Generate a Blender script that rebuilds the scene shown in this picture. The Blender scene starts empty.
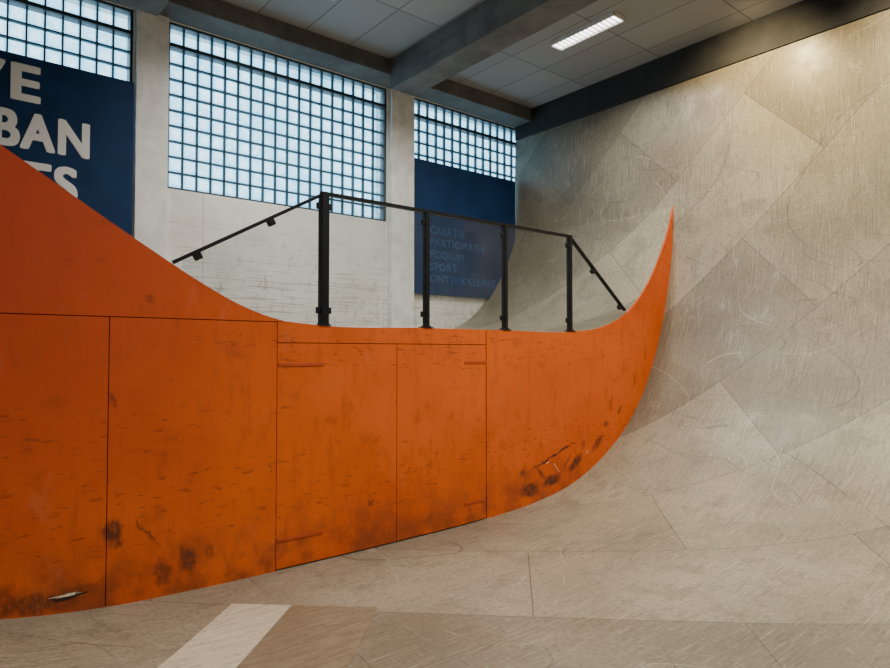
import bpy, bmesh, math, random
from mathutils import Vector
random.seed(4)
D = bpy.data
SC = bpy.context.scene

# ------------------------------------------------------------------ helpers
def link(o, parent=None):
    SC.collection.objects.link(o)
    if parent: o.parent = parent
    return o
def empty(name):
    e = D.objects.new(name, None); e.empty_display_size = .2
    return link(e)
def mesh_obj(name, verts, faces, mat, parent=None, uvs=None, smooth=False):
    me = D.meshes.new(name); me.from_pydata(verts, [], faces); me.update()
    if uvs:
        uvl = me.uv_layers.new(name="UVMap")
        for l in me.loops: uvl.data[l.index].uv = uvs[l.vertex_index]
    me.materials.append(mat)
    if smooth:
        for p in me.polygons: p.use_smooth = True
    return link(D.objects.new(name, me), parent)
def boxes_obj(name, boxes, mat, parent=None, bevel=0):
    bm = bmesh.new()
    for (x0, x1, y0, y1, z0, z1) in boxes:
        r = bmesh.ops.create_cube(bm, size=1)
        for v in r['verts']:
            v.co = Vector((x0+(v.co.x+.5)*(x1-x0), y0+(v.co.y+.5)*(y1-y0), z0+(v.co.z+.5)*(z1-z0)))
    if bevel:
        bmesh.ops.bevel(bm, geom=bm.edges[:], offset=bevel, segments=2, affect='EDGES', profile=.6)
    me = D.meshes.new(name); bm.to_mesh(me); bm.free()
    me.materials.append(mat)
    return link(D.objects.new(name, me), parent)
def bar(name, p0, p1, w, d, mat, parent=None, bevel=.004):
    """rectangular tube from p0 to p1 lying in an XZ plane; w in plane, d in Y"""
    p0, p1 = Vector(p0), Vector(p1)
    dr = p1-p0; L = dr.length; dr.normalize()
    n = Vector((-dr.z, 0, dr.x)); yv = Vector((0, 1, 0))
    bm = bmesh.new(); r = bmesh.ops.create_cube(bm, size=1)
    for v in r['verts']:
        c = v.co.copy(); v.co = p0+dr*((c.x+.5)*L)+n*(c.z*w)+yv*(c.y*d)
    if bevel: bmesh.ops.bevel(bm, geom=bm.edges[:], offset=bevel, segments=2, affect='EDGES')
    bmesh.ops.recalc_face_normals(bm, faces=bm.faces[:])
    me = D.meshes.new(name); bm.to_mesh(me); bm.free(); me.materials.append(mat)
    return link(D.objects.new(name, me), parent)

class NT:
    def __init__(s, name):
        s.m = D.materials.new(name); s.m.use_nodes = True
        s.n = s.m.node_tree.nodes; s.l = s.m.node_tree.links
        s.n.clear(); s.out = s.n.new('ShaderNodeOutputMaterial')
    def add(s, t, props=None, **ins):
        nd = s.n.new(t)
        for k, v in (props or {}).items(): setattr(nd, k, v)
        for k, v in ins.items():
            s.set(nd, k, v)
        return nd
    def set(s, nd, k, v):
        k2 = int(k[1:]) if k[0] == 'i' and k[1:].isdigit() else k.replace('_', ' ')
        sock = nd.inputs[k2]
        if isinstance(v, bpy.types.NodeSocket): s.l.new(v, sock)
        else: sock.default_value = v
    def math(s, op, a, b=0., c=None, clamp=False):
        nd = s.add('ShaderNodeMath', {'operation': op, 'use_clamp': clamp}, i0=a, i1=b)
        if c is not None: s.set(nd, 'i2', c)
        return nd.outputs[0]
    def vmath(s, op, a, b=None):
        nd = s.add('ShaderNodeVectorMath', {'operation': op}, i0=a)
        if b is not None: s.set(nd, 'i1', b)
        return nd.outputs['Value'] if op in ('LENGTH', 'DOT_PRODUCT') else nd.outputs[0]
    def mapr(s, v, a, b, c=0., d=1.):
        return s.add('ShaderNodeMapRange', {'interpolation_type': 'SMOOTHSTEP'}, Value=v, From_Min=a, From_Max=b, To_Min=c, To_Max=d).outputs[0]
    def mapping(s, v, scale=(1, 1, 1), rot=(0, 0, 0), loc=(0, 0, 0)):
        return s.add('ShaderNodeMapping', None, Vector=v, Scale=scale, Rotation=rot, Location=loc).outputs[0]
    def noise(s, v, scale, detail=4., rough=.5, dist=0.):
        return s.add('ShaderNodeTexNoise', None, Vector=v, Scale=scale, Detail=detail, Roughness=rough, Distortion=dist).outputs[0]
    def mix(s, f, a, b, mode='MIX'):
        nd = s.n.new('ShaderNodeMix'); nd.data_type = 'RGBA'; nd.blend_type = mode
        for i, v in ((0, f), (6, a), (7, b)):
            if isinstance(v, bpy.types.NodeSocket): s.l.new(v, nd.inputs[i])
            else: nd.inputs[i].default_value = v if i == 0 else ((*v, 1) if len(v) == 3 else v)
        return nd.outputs[2]
    def bsdf(s, color, rough=.5, bump=None, bstr=.2, bdist=.01, spec=.5, metal=0.):
        b = s.add('ShaderNodeBsdfPrincipled')
        if not isinstance(color, bpy.types.NodeSocket): color = (*color, 1)
        s.set(b, 'Base Color', color); s.set(b, 'Roughness', rough); s.set(b, 'Metallic', metal)
        s.set(b, 'Specular IOR Level', spec)
        if bump is not None:
            bn = s.add('ShaderNodeBump', None, Strength=bstr, Distance=bdist, Height=bump)
            s.l.new(bn.outputs[0], b.inputs['Normal'])
        s.l.new(b.outputs[0], s.out.inputs[0]); return b
    def obj(s): return s.add('ShaderNodeTexCoord').outputs['Object']
    def uv(s): return s.add('ShaderNodeTexCoord').outputs['UV']

def simple(name, col, rough=.5, metal=0., var=.12, scale=6., spec=.5):
    t = NT(name); o = t.obj()
    n = t.noise(o, scale, 5., .6)
    f = t.mapr(n, .3, .7)
    c = t.mix(f, tuple(c*(1-var) for c in col), tuple(min(1, c*(1+var)) for c in col))
    t.bsdf(c, rough, n, .08, .01, metal=metal, spec=spec); return t.m

# ------------------------------------------------------------------ materials
# --- plywood ramp skin: sheets laid at 45 degrees, worn and scratched by wheels
def ramp_mat():
    t = NT('worn_ramp_ply'); uv = t.uv()
    big = t.noise(uv, .75, 5., .6)
    mid = t.noise(uv, 3.0, 6., .65)
    fine = t.noise(uv, 34., 6., .75)
    rot = t.mapping(uv, rot=(0, 0, math.radians(45)), loc=(.35, .2, 0))
    br = t.add('ShaderNodeTexBrick', {'offset': .5}, Vector=rot, Scale=1., Mortar_Size=.004,
               Brick_Width=2.44, Row_Height=1.22, Color1=(.0, .0, .0, 1), Color2=(1, 1, 1, 1), Mortar=(.5, .5, .5, 1), Mortar_Smooth=.3)
    tint = br.outputs['Color']; seam = br.outputs['Fac']
    c = t.mix(t.mapr(big, .38, .62), (.170, .143, .098), (.335, .295, .218))
    c = t.mix(.50, c, t.mix(tint, (.125, .105, .073), (.375, .335, .25)))
    c = t.mix(t.math('MULTIPLY', t.mapr(mid, .47, .64), .45), c, (.12, .10, .068))
    c = t.mix(t.math('MULTIPLY', t.mapr(mid, .44, .32), .28), c, (.46, .42, .33))
    # straight hair-line scratches in many directions, in clusters, dark and bright
    for k, (ang, st, el) in enumerate(((20, 2.4, 36.), (74, 3.0, 32.), (-38, 2.2, 38.), (-8, 3.6, 26.), (47, 2.6, 36.), (105, 3.2, 28.))):
        v = t.mapping(uv, scale=(st, st*el, 1), rot=(0, 0, math.radians(ang)), loc=(k*3.1, k, 0))
        n = t.noise(v, 1., 2.5, .6, .15)
        patchy = t.mapr(t.noise(t.mapping(uv, loc=(k*5., 2.+k, 0)), 1.7, 4., .6), .46, .60, .0, 1.)
        c = t.mix(t.math('MULTIPLY', t.math('MULTIPLY', t.mapr(n, .58, .67), patchy), .50), c, (.07, .058, .042))
        c = t.mix(t.math('MULTIPLY', t.math('MULTIPLY', t.mapr(n, .40, .31), patchy), .36), c, (.56, .52, .42))
    # a few long sweeping wheel lines = contour lines of smooth noise
    for sc, w, st, dk in ((.45, .0013, .5, (.05, .042, .032)), (.8, .0018, .35, (.58, .54, .44)), (1.1, .0022, .45, (.06, .05, .037))):
        wv = t.mapping(uv, scale=(1, .6, 1), loc=(sc*3, sc*7, 0))
        n = t.noise(wv, sc, .3, .5, .3)
        for off in (.46, .54):
            ln = t.mapr(t.math('ABSOLUTE', t.math('SUBTRACT', n, off)), w, w*.2)
            msk = t.mapr(t.noise(uv, 1.7, 3.), .44, .54)
            c = t.mix(t.math('MULTIPLY', t.math('MULTIPLY', ln, msk), st), c, dk)
    c = t.mix(t.math('MULTIPLY', t.mapr(fine, .47, .64), .45), c, (.085, .07, .048))
    c = t.mix(t.math('MULTIPLY', t.mapr(fine, .42, .30), .32), c, (.50, .46, .36))
    c = t.mix(t.math('MULTIPLY', seam, .75), c, (.045, .038, .03))
    r = t.mapr(mid, .3, .7, .33, .47)
    t.bsdf(c, r, t.math('ADD', fine, t.math('MULTIPLY', seam, -1.)), .15, .004, spec=.55)
    return t.m
M_RAMP = ramp_mat()

def orange_mat(name, c0, c1):
    t = NT(name); o = t.obj()
    n1 = t.noise(o, .8, 4., .6); n2 = t.noise(t.mapping(o, scale=(1, 1, .25)), 14., 6., .7)
    n3 = t.noise(o, 5., 6., .65)
    c = t.mix(t.mapr(n1, .3, .7), c0, c1)
    sx = t.add('ShaderNodeSeparateXYZ', None, Vector=o)
    X, Z = sx.outputs[0], sx.outputs[2]
    # colour goes redder and darker towards the upper left sheets
    red = t.math('MULTIPLY', t.mapr(X, 2.8, -.2), t.mapr(Z, -.2, 2.3))
    c = t.mix(t.math('MULTIPLY', red, .9), c, (.41, .042, .016))
    c = t.mix(t.math('MULTIPLY', t.mapr(n2, .50, .72), .38), c, (.34, .054, .014))
    c = t.mix(t.math('MULTIPLY', t.mapr(n3, .56, .72), .38), c, (.22, .042, .015))
    # dusty rubbed patches
    dz = t.noise(t.mapping(o, scale=(1, 1, .5), loc=(4, 0, 2)), 3., 6., .7)
    c = t.mix(t.math('MULTIPLY', t.mapr(dz, .58, .76), .12), c, (.75, .38, .22))
    # small nicks in rows
    nk = t.noise(t.mapping(o, scale=(11, 1, 45)), 1., 3., .6)
    rows = t.mapr(t.noise(t.mapping(o, scale=(.25, 1, 4.)), 1., 1.), .53, .60)
    c = t.mix(t.math('MULTIPLY', t.math('MULTIPLY', t.mapr(nk, .60, .67), rows), .5), c, (.15, .033, .013))
    # isolated dark specks
    sp = t.add('ShaderNodeTexVoronoi', None, Vector=t.mapping(o, scale=(1, 1, .7)), Scale=7., Randomness=1.)
    spm = t.math('MULTIPLY', t.mapr(sp.outputs['Distance'], .09, .03), t.mapr(t.noise(o, 2.1, 2.), .5, .58))
    c = t.mix(t.math('MULTIPLY', spm, .55), c, (.10, .03, .016))
    # board scuffs
    dv = t.add('ShaderNodeTexNoise', None, Vector=o, Scale=11., Detail=5., Roughness=.65)
    wob = t.vmath('MULTIPLY', t.vmath('SUBTRACT', dv.outputs[1], (.5, .5, .5)), (.12, 0, .12))
    p = t.vmath('MULTIPLY', t.vmath('ADD', o, wob), (1, 0, 1))
    marks = [(.95, .47, .055, .085, 0, .85), (.985, .40, .035, .04, 0, .75), (1.25, .16, .05, .09, 0, .65), (1.41, .21, .055, .11, 15, .75),
             (.50, .13, .28, .06, -5, .7), (.36, .20, .10, .07, 0, .55), (.75, .15, .16, .04, 0, .4), (1.15, .44, .012, .12, 35, .6),
             (2.85, .38, .03, .03, 0, .5), (5.03, .28, .14, .06, 12, .95), (4.72, .23, .13, .075, 0, .9), (5.42, .42, .13, .05, 35, .9),
             (5.80, .60, .13, .04, 42, .75), (4.88, .38, .02, .10, 45, .7), (5.07, .53, .38, .014, 17.6, 1.), (5.95, .80, .05, .05, 0, .6),
             (6.2, .94, .06, .03, 45, .7), (6.05, 1.02, .03, .08, 0, .4), (4.62, .40, .05, .05, 0, .6), (1.55, .24, .03, .04, 0, .5), (6.5, 1.28, .02, .09, 0, .5),
             (6.72, 1.6, .02, .10, -10, .5), (5.55, .60, .03, .05, 0, .5), (5.28, .44, .02, .10, -35, .5), (1.15, 1.95, .03, .02, 0, .5), (.93, 1.3, .015, .05, 20, .5)]
    acc = None
    for (cx, cz, rx, rz, ang, st) in marks:
        q = t.vmath('SUBTRACT', p, (cx, 0, cz))
        a = math.radians(ang)
        u = t.vmath('DOT_PRODUCT', q, (math.cos(a)/rx, 0, math.sin(a)/rx))
        w = t.vmath('DOT_PRODUCT', q, (-math.sin(a)/rz, 0, math.cos(a)/rz))
        d = t.math('ADD', t.math('MULTIPLY', u, u), t.math('MULTIPLY', w, w))
        k = t.mapr(d, 1.7, .1, 0., st)
        acc = k if acc is None else t.math('MAXIMUM', acc, k)
    grain = t.mapr(t.noise(t.mapping(o, scale=(1, 1, .6)), 38., 4., .7), .32, .55, .4, 1.)
    c = t.mix(t.math('MULTIPLY', acc, grain), c, (.035, .020, .016))
    # grime along the foot
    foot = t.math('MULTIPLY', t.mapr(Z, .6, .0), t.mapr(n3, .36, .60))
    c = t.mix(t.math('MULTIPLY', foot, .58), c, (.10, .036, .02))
    t.bsdf(c, t.mapr(n3, .3, .7, .50, .68), n2, .1, .003, spec=.25)
    return t.m
M_OR = orange_mat('orange_painted_ply', (.58, .088, .009), (.70, .125, .013))
M_DARKGAP = simple('dark_gap_timber', (.04, .012, .006), .9)
M_BLACK = simple('black_powder_coated_steel', (.006, .007, .010), .4, .0, spec=.3)
M_HINGE = simple('painted_hinge_orange', (.44, .06, .008), .5)
M_CHIP = simple('splintered_ply', (.7, .62, .45), .8, scale=60)

def wall_mat():
    t = NT('white_painted_wall'); o = t.obj()
    n = t.noise(o, 2., 6., .65); n2 = t.noise(t.mapping(o, scale=(1, 1, .5)), 18., 5., .7)
    c = t.mix(t.mapr(n, .35, .7), (.86, .855, .83), (.74, .73, .69))
    sx = t.add('ShaderNodeSeparateXYZ', None, Vector=o)
    low = t.mapr(sx.outputs[2], 3.5, 2.2)
    c = t.mix(t.math('MULTIPLY', t.math('MULTIPLY', t.mapr(n2, .53, .70), low), .6), c, (.30, .27, .22))
    cmb = t.add('ShaderNodeCombineXYZ', None, X=sx.outputs[0], Y=sx.outputs[2], Z=0.).outputs[0]
    for k, ang in enumerate((8, 35, -28, 62)):
        v = t.mapping(cmb, scale=(1.3, 60., 1), rot=(0, 0, math.radians(ang)), loc=(k, k*2., 0))
        ln = t.mapr(t.noise(v, 1., 1.5, .5, .1), .63, .70)
        c = t.mix(t.math('MULTIPLY', t.math('MULTIPLY', ln, low), .55), c, (.22, .20, .18))
    br = t.add('ShaderNodeTexBrick', {'offset': 0.}, Vector=cmb, Scale=1., Mortar_Size=.005, Brick_Width=2.44, Row_Height=1.22)
    c = t.mix(t.math('MULTIPLY', br.outputs['Fac'], .55), c, (.3, .28, .25))
    t.bsdf(c, .6, n2, .08, .004); return t.m
M_WALL = wall_mat()
def concrete(name, a, b):
    t = NT(name); o = t.obj()
    n = t.noise(o, 2.5, 8., .7); n2 = t.noise(o, 40., 5., .7)
    c = t.mix(t.mapr(n, .3, .7), a, b)
    c = t.mix(t.math('MULTIPLY', t.mapr(n2, .55, .75), .4), c, tuple(x*.5 for x in a))
    wv = t.noise(t.mapping(o, scale=(.6, .6, 12)), 1., 3.)
    c = t.mix(t.math('MULTIPLY', t.mapr(wv, .55, .65), .25), c, tuple(x*.5 for x in a))
    t.bsdf(c, .85, n2, .3, .01); return t.m
M_CONC = concrete('raw_concrete', (.095, .094, .09), (.175, .172, .163))
M_CONC_D = concrete('dark_concrete', (.018, .019, .022), (.036, .037, .040))
M_PIL = simple('white_painted_pillar', (.84, .84, .83), .6)

def ceil_mat():
    t = NT('ceiling_tiles'); o = t.obj()
    br = t.add('ShaderNodeTexBrick', {'offset': 0.}, Vector=t.mapping(o, loc=(.1, .15, 0)), Scale=1., Mortar_Size=.006, Brick_Width=.6, Row_Height=1.2,
               Color1=(.29, .295, .30, 1), Color2=(.36, .365, .37, 1), Mortar=(.09, .09, .09, 1))
    n = t.noise(o, 60., 3.)
    c = t.mix(t.math('MULTIPLY', t.mapr(n, .5, .7), .2), br.outputs['Color'], (.2, .2, .2))
    t.bsdf(c, .9, br.outputs['Fac'], -.3, .01); return t.m
M_CEIL = ceil_mat()
M_BLUE = simple('blue_poster_board', (.006, .034, .112), .6, var=.15, scale=3, spec=.2)
M_BLUEFR = simple('pale_blue_print', (.024, .085, .22), .6, spec=.2)
M_WHITE = simple('white_lettering', (.88, .88, .88), .5, var=.03)
M_FRAME = simple('window_steel_dark', (.02, .035, .045), .5)
M_MORTAR = simple('window_mortar', (.04, .085, .11), .8)

def glassblock():
    t = NT('glass_block'); uv = t.uv()
    fr = t.vmath('FRACTION', uv)
    q = t.vmath('ABSOLUTE', t.vmath('SUBTRACT', fr, (.5, .5, 0)))
    sx = t.add('ShaderNodeSeparateXYZ', None, Vector=q)
    m = t.math('MAXIMUM', sx.outputs[0], sx.outputs[1])
    edge = t.mapr(m, .24, .47)
    n = t.noise(uv, 1.6, 3., .6); n2 = t.noise(uv, .14, 2.)
    c = t.mix(t.mapr(n, .3, .7), (.40, .69, .84), (.84, .97, 1.))
    c = t.mix(t.math('MULTIPLY', edge, .72), c, (.17, .45, .63))
    c = t.mix(t.mapr(n2, .38, .66, 0., .5), c, (.25, .54, .72))
    tr = t.add('ShaderNodeBsdfTransparent', None, Color=c)
    gl = t.add('ShaderNodeBsdfGlossy', None, Color=(.8, .9, 1, 1), Roughness=.25)
    tl = t.add('ShaderNodeBsdfTranslucent', None, Color=c)
    a = t.add('ShaderNodeMixShader', None, i0=.12); t.l.new(tr.outputs[0], a.inputs[1]); t.l.new(tl.outputs[0], a.inputs[2])
    b = t.add('ShaderNodeMixShader', None, i0=.05); t.l.new(a.outputs[0], b.inputs[1]); t.l.new(gl.outputs[0], b.inputs[2])
    t.l.new(b.outputs[0], t.out.inputs[0]); return t.m
M_GB = glassblock()
def plexi():
    t = NT('plexiglass'); o = t.obj()
    tr = t.add('ShaderNodeBsdfTransparent', None, Color=(.80, .83, .83, 1))
    gl = t.add('ShaderNodeBsdfGlossy', None, Color=(1, 1, 1, 1), Roughness=.03)
    df = t.add('ShaderNodeBsdfDiffuse', None, Color=(.70, .76, .78, 1))
    hz = t.mapr(t.noise(o, 5., 6., .7), .35, .75, .008, .035)
    a = t.add('ShaderNodeMixShader', None, i0=hz); t.l.new(tr.outputs[0], a.inputs[1]); t.l.new(df.outputs[0], a.inputs[2])
    b = t.add('ShaderNodeMixShader', None, i0=.045); t.l.new(a.outputs[0], b.inputs[1]); t.l.new(gl.outputs[0], b.inputs[2])
    t.l.new(b.outputs[0], t.out.inputs[0]); return t.m
M_PLEX = plexi()
def emis(name, col, s):
    t = NT(name); e = t.add('ShaderNodeEmission', None, Color=(*col, 1), Strength=s)
    t.l.new(e.outputs[0], t.out.inputs[0]); return t.m
M_TUBE = emis('fluorescent_diffuser', (1, .97, .9), 8.)
M_LAMPW = simple('lamp_housing_white', (.7, .7, .7), .4)

# ------------------------------------------------------------------ profiles (metres, X-Z)
BOT = [(-2.05, 1.75), (-1.5, 1.07), (-1, .65), (-.5, .37), (0, .185), (.35, .092), (.89, .022), (1.4, .003), (2.0, 0), (3.1, .010), (4.13, .040),
       (4.87, .105), (5.34, .200), (5.853, .415), (6.22, .65), (6.615, 1.04), (6.927, 1.55), (7.145, 2.12), (7.30, 2.76), (7.371, 3.45)]
TOP = [(-2.05, 4.20), (-1, 3.62), (-.4, 3.26), (.35, 2.781), (.6, 2.622), (.8635, 2.451), (1.155, 2.269), (1.475, 2.077), (1.754, 1.935),
       (2.056, 1.838), (2.3, 1.812), (3.4, 1.81), (4.4, 1.81), (5.34, 1.815), (5.853, 1.87), (6.316, 2.03), (6.717, 2.342), (7.035, 2.754),
       (7.256, 3.149), (7.371, 3.45)]
TAIL = [Vector(p) for p in ((7.390, 3.8), (7.405, 4.2), (7.418, 4.6), (7.43, 5.02))]
def catmull(pts, n=10):
    P = [Vector(p) for p in pts]; out = []
    for i in range(len(P)-1):
        p1, p2 = P[i], P[i+1]
        L = (p2-p1).length
        def tan(j):
            if j == 0: return (P[1]-P[0]).normalized()
            if j == len(P)-1: return (P[-1]-P[-2]).normalized()
            a, b = (P[j]-P[j-1]), (P[j+1]-P[j])
            return (a/a.length*b.length+b/b.length*a.length).normalized()
        m1, m2 = tan(i)*L, tan(i+1)*L
        for k in range(n):
            s = k/n
            out.append(p1*(2*s**3-3*s*s+1)+m1*(s**3-2*s*s+s)+p2*(-2*s**3+3*s*s)+m2*(s**3-s*s))
    out.append(P[-1]); return out
CB = [Vector((-4.5, 1.75)), Vector((-2.1, 1.75))]+catmull(BOT)+TAIL
CT = [Vector((-4.5, 4.20)), Vector((-2.1, 4.20))]+catmull(TOP)+TAIL
def interp(C, x):
    for a, b in zip(C, C[1:]):
        if a.x <= x <= b.x and b.x > a.x:
            return a.y+(b.y-a.y)*(x-a.x)/(b.x-a.x)
    return C[0].y if x < C[0].x else C[-1].y
zb = lambda x: interp(CB, x)
zt = lambda x: interp(CT, x)

YP, YB, YS = 4.45, 7.30, -5.5     # orange wall, back wall, wall behind camera
XW, XE = -4.5, 7.9
def ramp(name, C, y0, y1):
    s = [0.]
    for a, b in zip(reversed(C), list(reversed(C))[1:]): s.append(s[-1]+(a-b).length)
    s = s[::-1]
    ny = max(2, int((y1-y0)/.3)); V, F, U = [], [], []
    for i, c in enumerate(C):
        for j in range(ny+1):
            y = y0+(y1-y0)*j/ny
            V.append((c.x, y, c.y)); U.append((-s[i], y))
    for i in range(len(C)-1):
        for j in range(ny):
            a = i*(ny+1)+j; F.append((a, a+ny+1, a+ny+2, a+1))
    return mesh_obj(name, V, F, M_RAMP, uvs=U, smooth=True)
quarter = ramp('quarter_pipe_ramp', [Vector((-4.49, 1.75))]+CB[1:], YS+.01, YP+.02)
raised = ramp('raised_ramp', [Vector((-4.49, 4.20))]+CT[1:], YP+.02, YB-.002)

# light plywood repair strip let into the floor, diagonal
def plymat(name, a, b):
    t = NT(name); o_ = t.obj()
    n = t.noise(t.mapping(o_, scale=(1, 6, 1), rot=(0, 0, math.radians(-45))), 5., 6., .65)
    s = t.noise(o_, 30., 6., .7)
    cc = t.mix(t.mapr(n, .35, .65), a, b)
    cc = t.mix(t.math('MULTIPLY', t.mapr(s, .5, .7), .4), cc, tuple(x*.4 for x in a))
    for k, ang in enumerate((15, 70, -30)):
        v = t.mapping(o_, scale=(2.5, 75., 1), rot=(0, 0, math.radians(ang)), loc=(k, k*2., 0))
        ln = t.mapr(t.noise(v, 1., 2., .6, .1), .62, .70)
        cc = t.mix(t.math('MULTIPLY', ln, .5), cc, tuple(x*.35 for x in a))
    t.bsdf(cc, .45); return t.m
M_BIRCH = plymat('bare_birch_ply', (.50, .43, .32), (.60, .53, .41))
M_BROWN = plymat('brown_ply_patch', (.175, .133, .082), (.24, .19, .122))
def patch(name, pts, mat, h):
    n = 14; V = []; F = []
    a, b, c, d = [Vector(p) for p in pts]
    for i in range(n+1):
        for j in range(n+1):
            p = (a*(1-i/n)+b*(i/n))*(1-j/n)+(d*(1-i/n)+c*(i/n))*(j/n)
            V.append((p.x, p.y, zb(p.x)+h))
    for i in range(n):
        for j in range(n):
            k = i*(n+1)+j; F.append((k, k+n+1, k+n+2, k+1))
    return mesh_obj(name, V, F, mat, quarter)
patch('plywood_strip', [(1.56, 4.05), (1.84, 3.79), (.10, 2.05), (-.18, 2.31)], M_BIRCH, .004)
patch('plywood_patch', [(1.845, 3.785), (2.25, 3.42), (.55, 1.72), (.105, 2.045)], M_BROWN, .003)

# ------------------------------------------------------------------ orange side wall
side = empty('orange_ramp_side_wall')
def board(name, x0, x1, lo, hi, mat=M_OR, y0=YP, y1=YP+.018, n=None):
    n = n or max(2, int((x1-x0)/.04)); V = []; F = []
    for i in range(n+1):
        x = x0+(x1-x0)*i/n
        a, b = lo(x), hi(x)
        if b < a: b = a
        V += [(x, y0, a), (x, y0, b), (x, y1, b), (x, y1, a)]
    for i in range(n):
        k = i*4; q = k+4
        F += [(k, q, q+1, k+1), (k+1, q+1, q+2, k+2), (k+2, q+2, q+3, k+3), (k+3, q+3, q, k)]
    F += [(0, 1, 2, 3), (n*4+3, n*4+2, n*4+1, n*4)]
    return mesh_obj(name, V, F, mat, side)
g = .003
SEAM = 1.822
board('backing', -4.49, 7.371, lambda x: zb(x)-.02, lambda x: zt(x)-.004, M_DARKGAP, YP+.018, YP+.05, 300)
board('sheet_1', -4.49, .915-g, zb, lambda x: SEAM-g)
board('sheet_2', .915+g, 2.035-g, zb, lambda x: min(SEAM-g, zt(x)))
board('sheet_upper', -4.49, 2.08, lambda x: SEAM+g, zt)
board('door_leaf_1', 2.035+g, 3.107-g, lambda x: zb(x)+.012, lambda x: 1.668-g)
board('door_leaf_2', 3.107+g, 4.127-g, lambda x: zb(x)+.012, lambda x: 1.668-g)
board('lintel_strip', 2.035+g, 4.127-g, lambda x: 1.668+g, lambda x: min(zt(x), 3) if x > 2.08 else SEAM)
board('sheet_curved', 4.136, 7.371, zb, zt, n=160)
hs = []
for z in (1.505, .22):
    hs.append((2.045, 2.42, YP-.006, YP+.001, z-.012, z+.012))
    hs.append((3.86, 4.115, YP-.006, YP+.001, z-.012, z+.012))
boxes_obj('strap_hinges', hs, M_HINGE, side, .002)
random.seed(2)
V = []; N = 22
for i in range(N):
    a = 2*math.pi*i/N; r = random.uniform(.6, 1.15)
    V.append((.71+.10*r*math.cos(a), YP-.002, .135+.020*r*math.sin(a)))
mesh_obj('splinter_hole', V, [tuple(range(N))], M_DARKGAP, side)
V = []
for i in range(N):
    a = 2*math.pi*i/N; r = random.uniform(.35, 1.3)
    V.append((.70+.075*r*math.cos(a), YP-.004, .146+.009*r*math.sin(a)))
mesh_obj('splinter_edge', V, [tuple(range(N))], M_CHIP, side)
# pale gouges beside the curve
for i, (x, z, L, a) in enumerate(((5.12, .40, .13, -50), (4.98, .47, .05, 20), (5.62, .52, .05, 60))):
    dx, dz = L/2*math.cos(math.radians(a)), L/2*math.sin(math.radians(a))
    bar('pale_gouge_%d' % (i+1), (x-dx, YP-.001, z-dz), (x+dx, YP-.001, z+dz), .006, .003, M_CHIP, side, .001)

# ------------------------------------------------------------------ balustrade on top of the wall
rail = empty('balustrade_railing')
YR = YP+.03
PX = [2.43, 3.44, 4.405, 5.375]; RZ = 2.84
for i, x in enumerate(PX):
    w = .066 if i == 0 else .048
    bar('post_%d' % (i+1), (x, YR, zt(x)-.001), (x, YR, RZ), w, w, M_BLACK, rail)
    boxes_obj('base_plate_%d' % (i+1), [(x-.055, x+.055, YR-.04, YR+.04, zt(x)+.001, zt(x)+.009), (x-w/2-.008, x+w/2+.008, YR-.032, YR+.032, zt(x)+.009, zt(x)+.02)], M_BLACK, rail, .002)
    cl = []
    for z in (zt(x)+.12, RZ-.10):
        cl.append((x-w/2-.028, x-w/2+.002, YR-.018, YR+.018, z-.025, z+.025))
        if i == 0: cl.append((x+w/2-.002, x+w/2+.028, YR-.018, YR+.018, z-.025, z+.025))
    boxes_obj('glass_clamps_%d' % (i+1), cl, M_BLACK, rail, .004)
bar('top_rail', (PX[0]-.03, YR, RZ), (PX[3]+.03, YR, RZ), .028, .045, M_BLACK, rail)
L0, L1 = (1.30, YR, zt(1.30)+.02), (PX[0], YR, RZ)
R0, R1 = (PX[3], YR, RZ), (6.36, YR, zt(6.36)+.03)
bar('left_sloping_rail', L0, L1, .026, .04, M_BLACK, rail)
bar('right_sloping_rail', R0, R1, .026, .04, M_BLACK, rail)
def clampat(name, a, b, f, s=.05):
    p = Vector(a)*(1-f)+Vector(b)*f
    d = (Vector(b)-Vector(a)).normalized(); nrm = Vector((-d.z, 0, d.x))
    if nrm.z > 0: nrm = -nrm
    p = p+nrm*.03
    bar(name, p-d*s/2, p+d*s/2, .05, .05, M_BLACK, rail)
clampat('slope_clamp_1', L0, L1, .13); clampat('slope_clamp_2', L0, L1, .60)
clampat('slope_clamp_3', R0, R1, .42); clampat('slope_clamp_4', R0, R1, .92)
def pane(name, x0, x1, top):
    n = 24; V = []; F = []
    for i in range(n+1):
        x = x0+(x1-x0)*i/n; a = zt(x)+.006; b = max(a+.001, top(x))
        V += [(x, YR, a), (x, YR, b)]
    for i in range(n): F.append((2*i, 2*i+2, 2*i+3, 2*i+1))
    mesh_obj(name, V, F, M_PLEX, rail)
for i in range(3): pane('glass_pane_%d' % (i+1), PX[i]+.035, PX[i+1]-.03, lambda x: RZ-.02)
pane('glass_pane_4', 1.36, PX[0]-.035, lambda x: L0[2]+(L1[2]-L0[2])*(x-L0[0])/(L1[0]-L0[0])-.02)
pane('glass_pane_5', PX[3]+.03, 6.28, lambda x: R0[2]+(R1[2]-R0[2])*(x-R0[0])/(R1[0]-R0[0])-.02)

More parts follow.
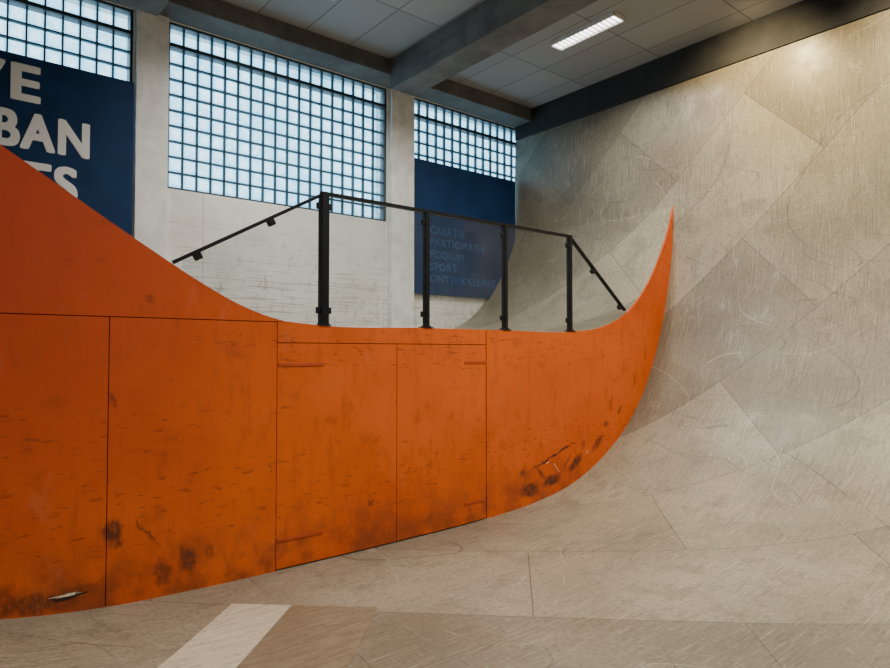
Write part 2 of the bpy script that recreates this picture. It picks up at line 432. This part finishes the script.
# ------------------------------------------------------------------ room shell
ZC = 5.45
WZ0, WZ1 = 3.385, 5.235
WINS = [(-1.12, 1.69), (2.045, 4.92), (5.34, XE)]
yb0, yb1 = YB, YB+.28
boxes_obj('wall_north', [(XW, XE, yb0, yb1, -.1, WZ0), (XW, XE, yb0, yb1, WZ1, ZC+.1), (XW, WINS[0][0], yb0, yb1, WZ0, WZ1),
                         (WINS[0][1], WINS[1][0], yb0, yb1, WZ0, WZ1), (WINS[1][1], WINS[2][0], yb0, yb1, WZ0, WZ1)], M_WALL)
boxes_obj('wall_south', [(XW, XE, YS-.2, YS, -.1, ZC+.1)], M_WALL)
boxes_obj('wall_west', [(XW-.2, XW, YS-.2, yb1, -.1, ZC+.1)], M_WALL)
boxes_obj('wall_east', [(XE, XE+.2, YS-.2, yb1, -.1, ZC+.1)], M_WALL)
boxes_obj('floor', [(XW-.2, XE+.2, YS-.2, yb1, -.3, -.1)], M_CONC)
boxes_obj('ceiling', [(XW-.2, XE+.2, YS-.2, yb1, ZC, ZC+.15)], M_CEIL)
boxes_obj('wall_pillar', [(1.715, 2.04, YB-.05, YB+.0, 1.6, 5.24)], M_PIL, None, .004)
boxes_obj('wall_pillar.001', [(4.96, 5.34, YB-.07, YB+.0, 1.6, 5.24)], M_PIL, None, .004)
boxes_obj('ceiling_beam_ring', [(XW, 7.40, 6.92, YB, 5.24, ZC)], M_CONC, None, .006)
for x0 in (4.72, 1.45, -1.9):
    boxes_obj('ceiling_cross_beam', [(x0, x0+.38, YS, 6.92, 5.05, ZC)], M_CONC, None, .008)
boxes_obj('ceiling_edge_beam', [(7.42, XE, YS, YB, 5.03, ZC)], M_CONC_D, None, .006)
# windows
for wi, (x0, x1) in enumerate(WINS):
    w = empty('window_%d' % (wi+1))
    yg = YB+.07
    fr = []
    f = .025
    fr += [(x0, x1, yg-.05, yg+.06, WZ0, WZ0+f), (x0, x1, yg-.05, yg+.06, WZ1-f, WZ1), (x0, x0+f, yg-.05, yg+.06, WZ0, WZ1), (x1-f, x1, yg-.05, yg+.06, WZ0, WZ1),
           (x0, x1, yg-.06, yg+.06, 4.965, 5.005)]
    boxes_obj('frame', fr, M_FRAME, w)
    nc = max(1, round((x1-x0-2*f)/.156)); cw = (x1-x0-2*f)/nc
    zr = [(WZ0+f, 4.965, 9), (5.005, WZ1-f, 1)]
    V, F, U, mort = [], [], [], []
    for (za, zc_, nr) in zr:
        ch = (zc_-za)/nr
        for r in range(nr):
            if r: mort.append((x0+f, x1-f, yg-.022, yg+.03, za+r*ch-.007, za+r*ch+.007))
            for c in range(nc):
                a0, a1 = x0+f+c*cw+.005, x0+f+(c+1)*cw-.005
                b0, b1 = za+r*ch+.005, za+(r+1)*ch-.005
                k = len(V); e = .02
                for (px0, px1, pz0, pz1, y) in ((a0, a1, b0, b1, yg), (a0+e, a1-e, b0+e, b1-e, yg-.018)):
                    for (px, pz) in ((px0, pz0), (px1, pz0), (px1, pz1), (px0, pz1)):
                        V.append((px, y, pz)); U.append((c+(px-a0)/(a1-a0)*.998+.001, r+(pz-b0)/(b1-b0)*.998+.001))
                F.append((k+4, k+5, k+6, k+7))
                for q in range(4):
                    F.append((k+q, k+(q+1) % 4, k+4+(q+1) % 4, k+4+q))
    for c in range(1, nc):
        mort.append((x0+f+c*cw-.007, x0+f+c*cw+.007, yg-.022, yg+.03, WZ0+f, WZ1-f))
    mesh_obj('glass_blocks', V, F, M_GB, w, uvs=U)
    boxes_obj('mortar_grid', mort, M_MORTAR, w)

# ------------------------------------------------------------------ blue boards with lettering
def text(name, s, x, z, size, mat, parent, align='LEFT', y=YB-.062, bold=.0, sx=1.):
    """flat lettering; boldness by overlaying slightly shifted copies of the glyphs in one mesh"""
    cu = D.curves.new(name, 'FONT'); cu.body = s; cu.size = size; cu.extrude = .0006
    cu.align_x = align; cu.space_character = 1.0 + (.14 if bold else .04)
    o = D.objects.new(name, cu); link(o)
    o.rotation_euler = (math.radians(90), 0, 0); o.location = (x, y, z); o.scale = (sx, 1, 1)
    bpy.context.view_layer.update()
    dg = bpy.context.evaluated_depsgraph_get()
    base = D.meshes.new_from_object(o.evaluated_get(dg)); base.transform(o.matrix_world)
    D.objects.remove(o)
    bm = bmesh.new()
    shifts = [(0, 0)] if not bold else [(0, 0), (-bold, -bold*.7), (bold, -bold*.7), (-bold, bold*.7), (bold, bold*.7), (0, bold*.9), (0, -bold*.9), (bold*1.1, 0), (-bold*1.1, 0)]
    for i, (dx, dz) in enumerate(shifts):
        m2 = base.copy()
        for v in m2.vertices: v.co += Vector((dx, -.0003*i, dz))
        bm.from_mesh(m2); D.meshes.remove(m2)
    me = D.meshes.new(name); bm.to_mesh(me); bm.free()
    me.materials.clear(); me.materials.append(mat)
    for p in me.polygons: p.material_index = 0
    return link(D.objects.new(name, me), parent)
p1 = empty('blue_wall_poster')
boxes_obj('board', [(-1.3, 1.69, YB-.06, YB-.02, 2.42, 4.43)], M_BLUE, p1, .003)
for s, x, z, sx in (('LIVE', .855, 4.005, 1.10), ('URBAN', 1.295, 3.55, .80), ('ARTS', 1.18, 3.08, .92)):
    text('lettering_'+s.lower(), s, x, z, .48, M_WHITE, p1, 'RIGHT', bold=.016, sx=sx)
p2 = empty('blue_wall_poster.001')
boxes_obj('board', [(5.36, 7.36, YB-.06, YB-.02, 2.42, 4.34)], M_BLUE, p2, .003)
for i, s in enumerate(('CREATIE', 'PARTICIPATIE', 'PODIUM', 'SPORT', 'ONTWIKKELING')):
    text('lettering_%d' % i, s, 5.62, 3.30-i*.175, .155, M_BLUEFR, p2, 'LEFT', bold=.004)

# ------------------------------------------------------------------ ceiling lamps
def lamp(x, y, power, col, spread=150):
    e = empty('ceiling_lamp')
    w, l = .09, .46
    boxes_obj('housing', [(x-w-.02, x-w, y-l, y+l, ZC-.05, ZC-.001), (x+w, x+w+.02, y-l, y+l, ZC-.05, ZC-.001),
                          (x-w, x+w, y-l-.02, y-l, ZC-.05, ZC-.001), (x-w, x+w, y+l, y+l+.02, ZC-.05, ZC-.001)], M_LAMPW, e)
    boxes_obj('diffuser', [(x-w, x+w, y-l, y+l, ZC-.02, ZC-.004)], M_TUBE, e)
    n = 14
    boxes_obj('louvre', [(x-w, x+w, y-l+2*l*i/n-.004, y-l+2*l*i/n+.004, ZC-.048, ZC-.022) for i in range(1, n)], M_LAMPW, e)
    ld = D.lights.new('tube_light', 'AREA'); ld.shape = 'RECTANGLE'; ld.size = .16; ld.size_y = .9
    ld.energy = power; ld.color = col; ld.spread = math.radians(spread)
    lo = D.objects.new('tube_light', ld); lo.location = (x, y, ZC-.06); link(lo, e)
WARM = (1, .85, .58); NEU = (1, .96, .88)
lamp(6.1, 4.81, 62, NEU)
lamp(6.1, 1.9, 115, WARM, 135)
lamp(6.1, -1.2, 50, NEU)
lamp(3.3, 2.2, 105, NEU); lamp(3.3, 5.6, 88, NEU)
lamp(3.3, -1.2, 62, NEU)
lamp(.2, 1.2, 55, NEU)
# ceiling track spots washing the vert wall
def spot(x, y, tgt, power, col, ang):
    e = empty('ceiling_spotlight')
    p = Vector((x, y, ZC-.16)); d = (Vector(tgt)-p).normalized()
    q = d.to_track_quat('-Z', 'Y')
    bm = bmesh.new()
    r = bmesh.ops.create_cone(bm, cap_ends=False, segments=24, radius1=.055, radius2=.04, depth=.14)
    bmesh.ops.translate(bm, verts=r['verts'], vec=(0, 0, .06))
    r = bmesh.ops.create_circle(bm, cap_ends=True, segments=24, radius=.04)
    bmesh.ops.translate(bm, verts=r['verts'], vec=(0, 0, .13))
    me = D.meshes.new('head'); bm.to_mesh(me); bm.free(); me.materials.append(M_BLACK)
    o = link(D.objects.new('head', me), e); o.location = p; o.rotation_euler = q.to_euler()
    boxes_obj('stem', [(x-.01, x+.01, y-.01, y+.01, ZC-.10, ZC-.001), (x-.04, x+.04, y-.08, y+.08, ZC-.02, ZC-.001)], M_BLACK, e)
    ld = D.lights.new('spot_beam', 'SPOT'); ld.energy = power; ld.color = col; ld.spot_size = math.radians(ang); ld.spot_blend = 1.; ld.shadow_soft_size = .04
    lo = D.objects.new('spot_beam', ld); lo.location = p+d*.02; lo.rotation_euler = q.to_euler(); link(lo, e)
spot(6.4, 3.2, (7.41, 3.4, 4.6), 270, (1, .76, .36), 105)
spot(6.4, 1.9, (7.41, 1.95, 4.3), 200, (1, .78, .42), 105)

# ------------------------------------------------------------------ world
wd = D.worlds.new('overcast_sky'); SC.world = wd; wd.use_nodes = True
bg = wd.node_tree.nodes['Background']; bg.inputs[0].default_value = (.68, .88, 1., 1); bg.inputs[1].default_value = 4.0

# ------------------------------------------------------------------ camera
cd = D.cameras.new('camera'); cd.sensor_width = 36; cd.lens = 26.0; cd.clip_start = .05
cam = D.objects.new('camera', cd); link(cam)
cam.location = (0, 0, 1.6); cam.rotation_euler = (math.radians(91.6), 0, math.radians(-39.2))
SC.camera = cam
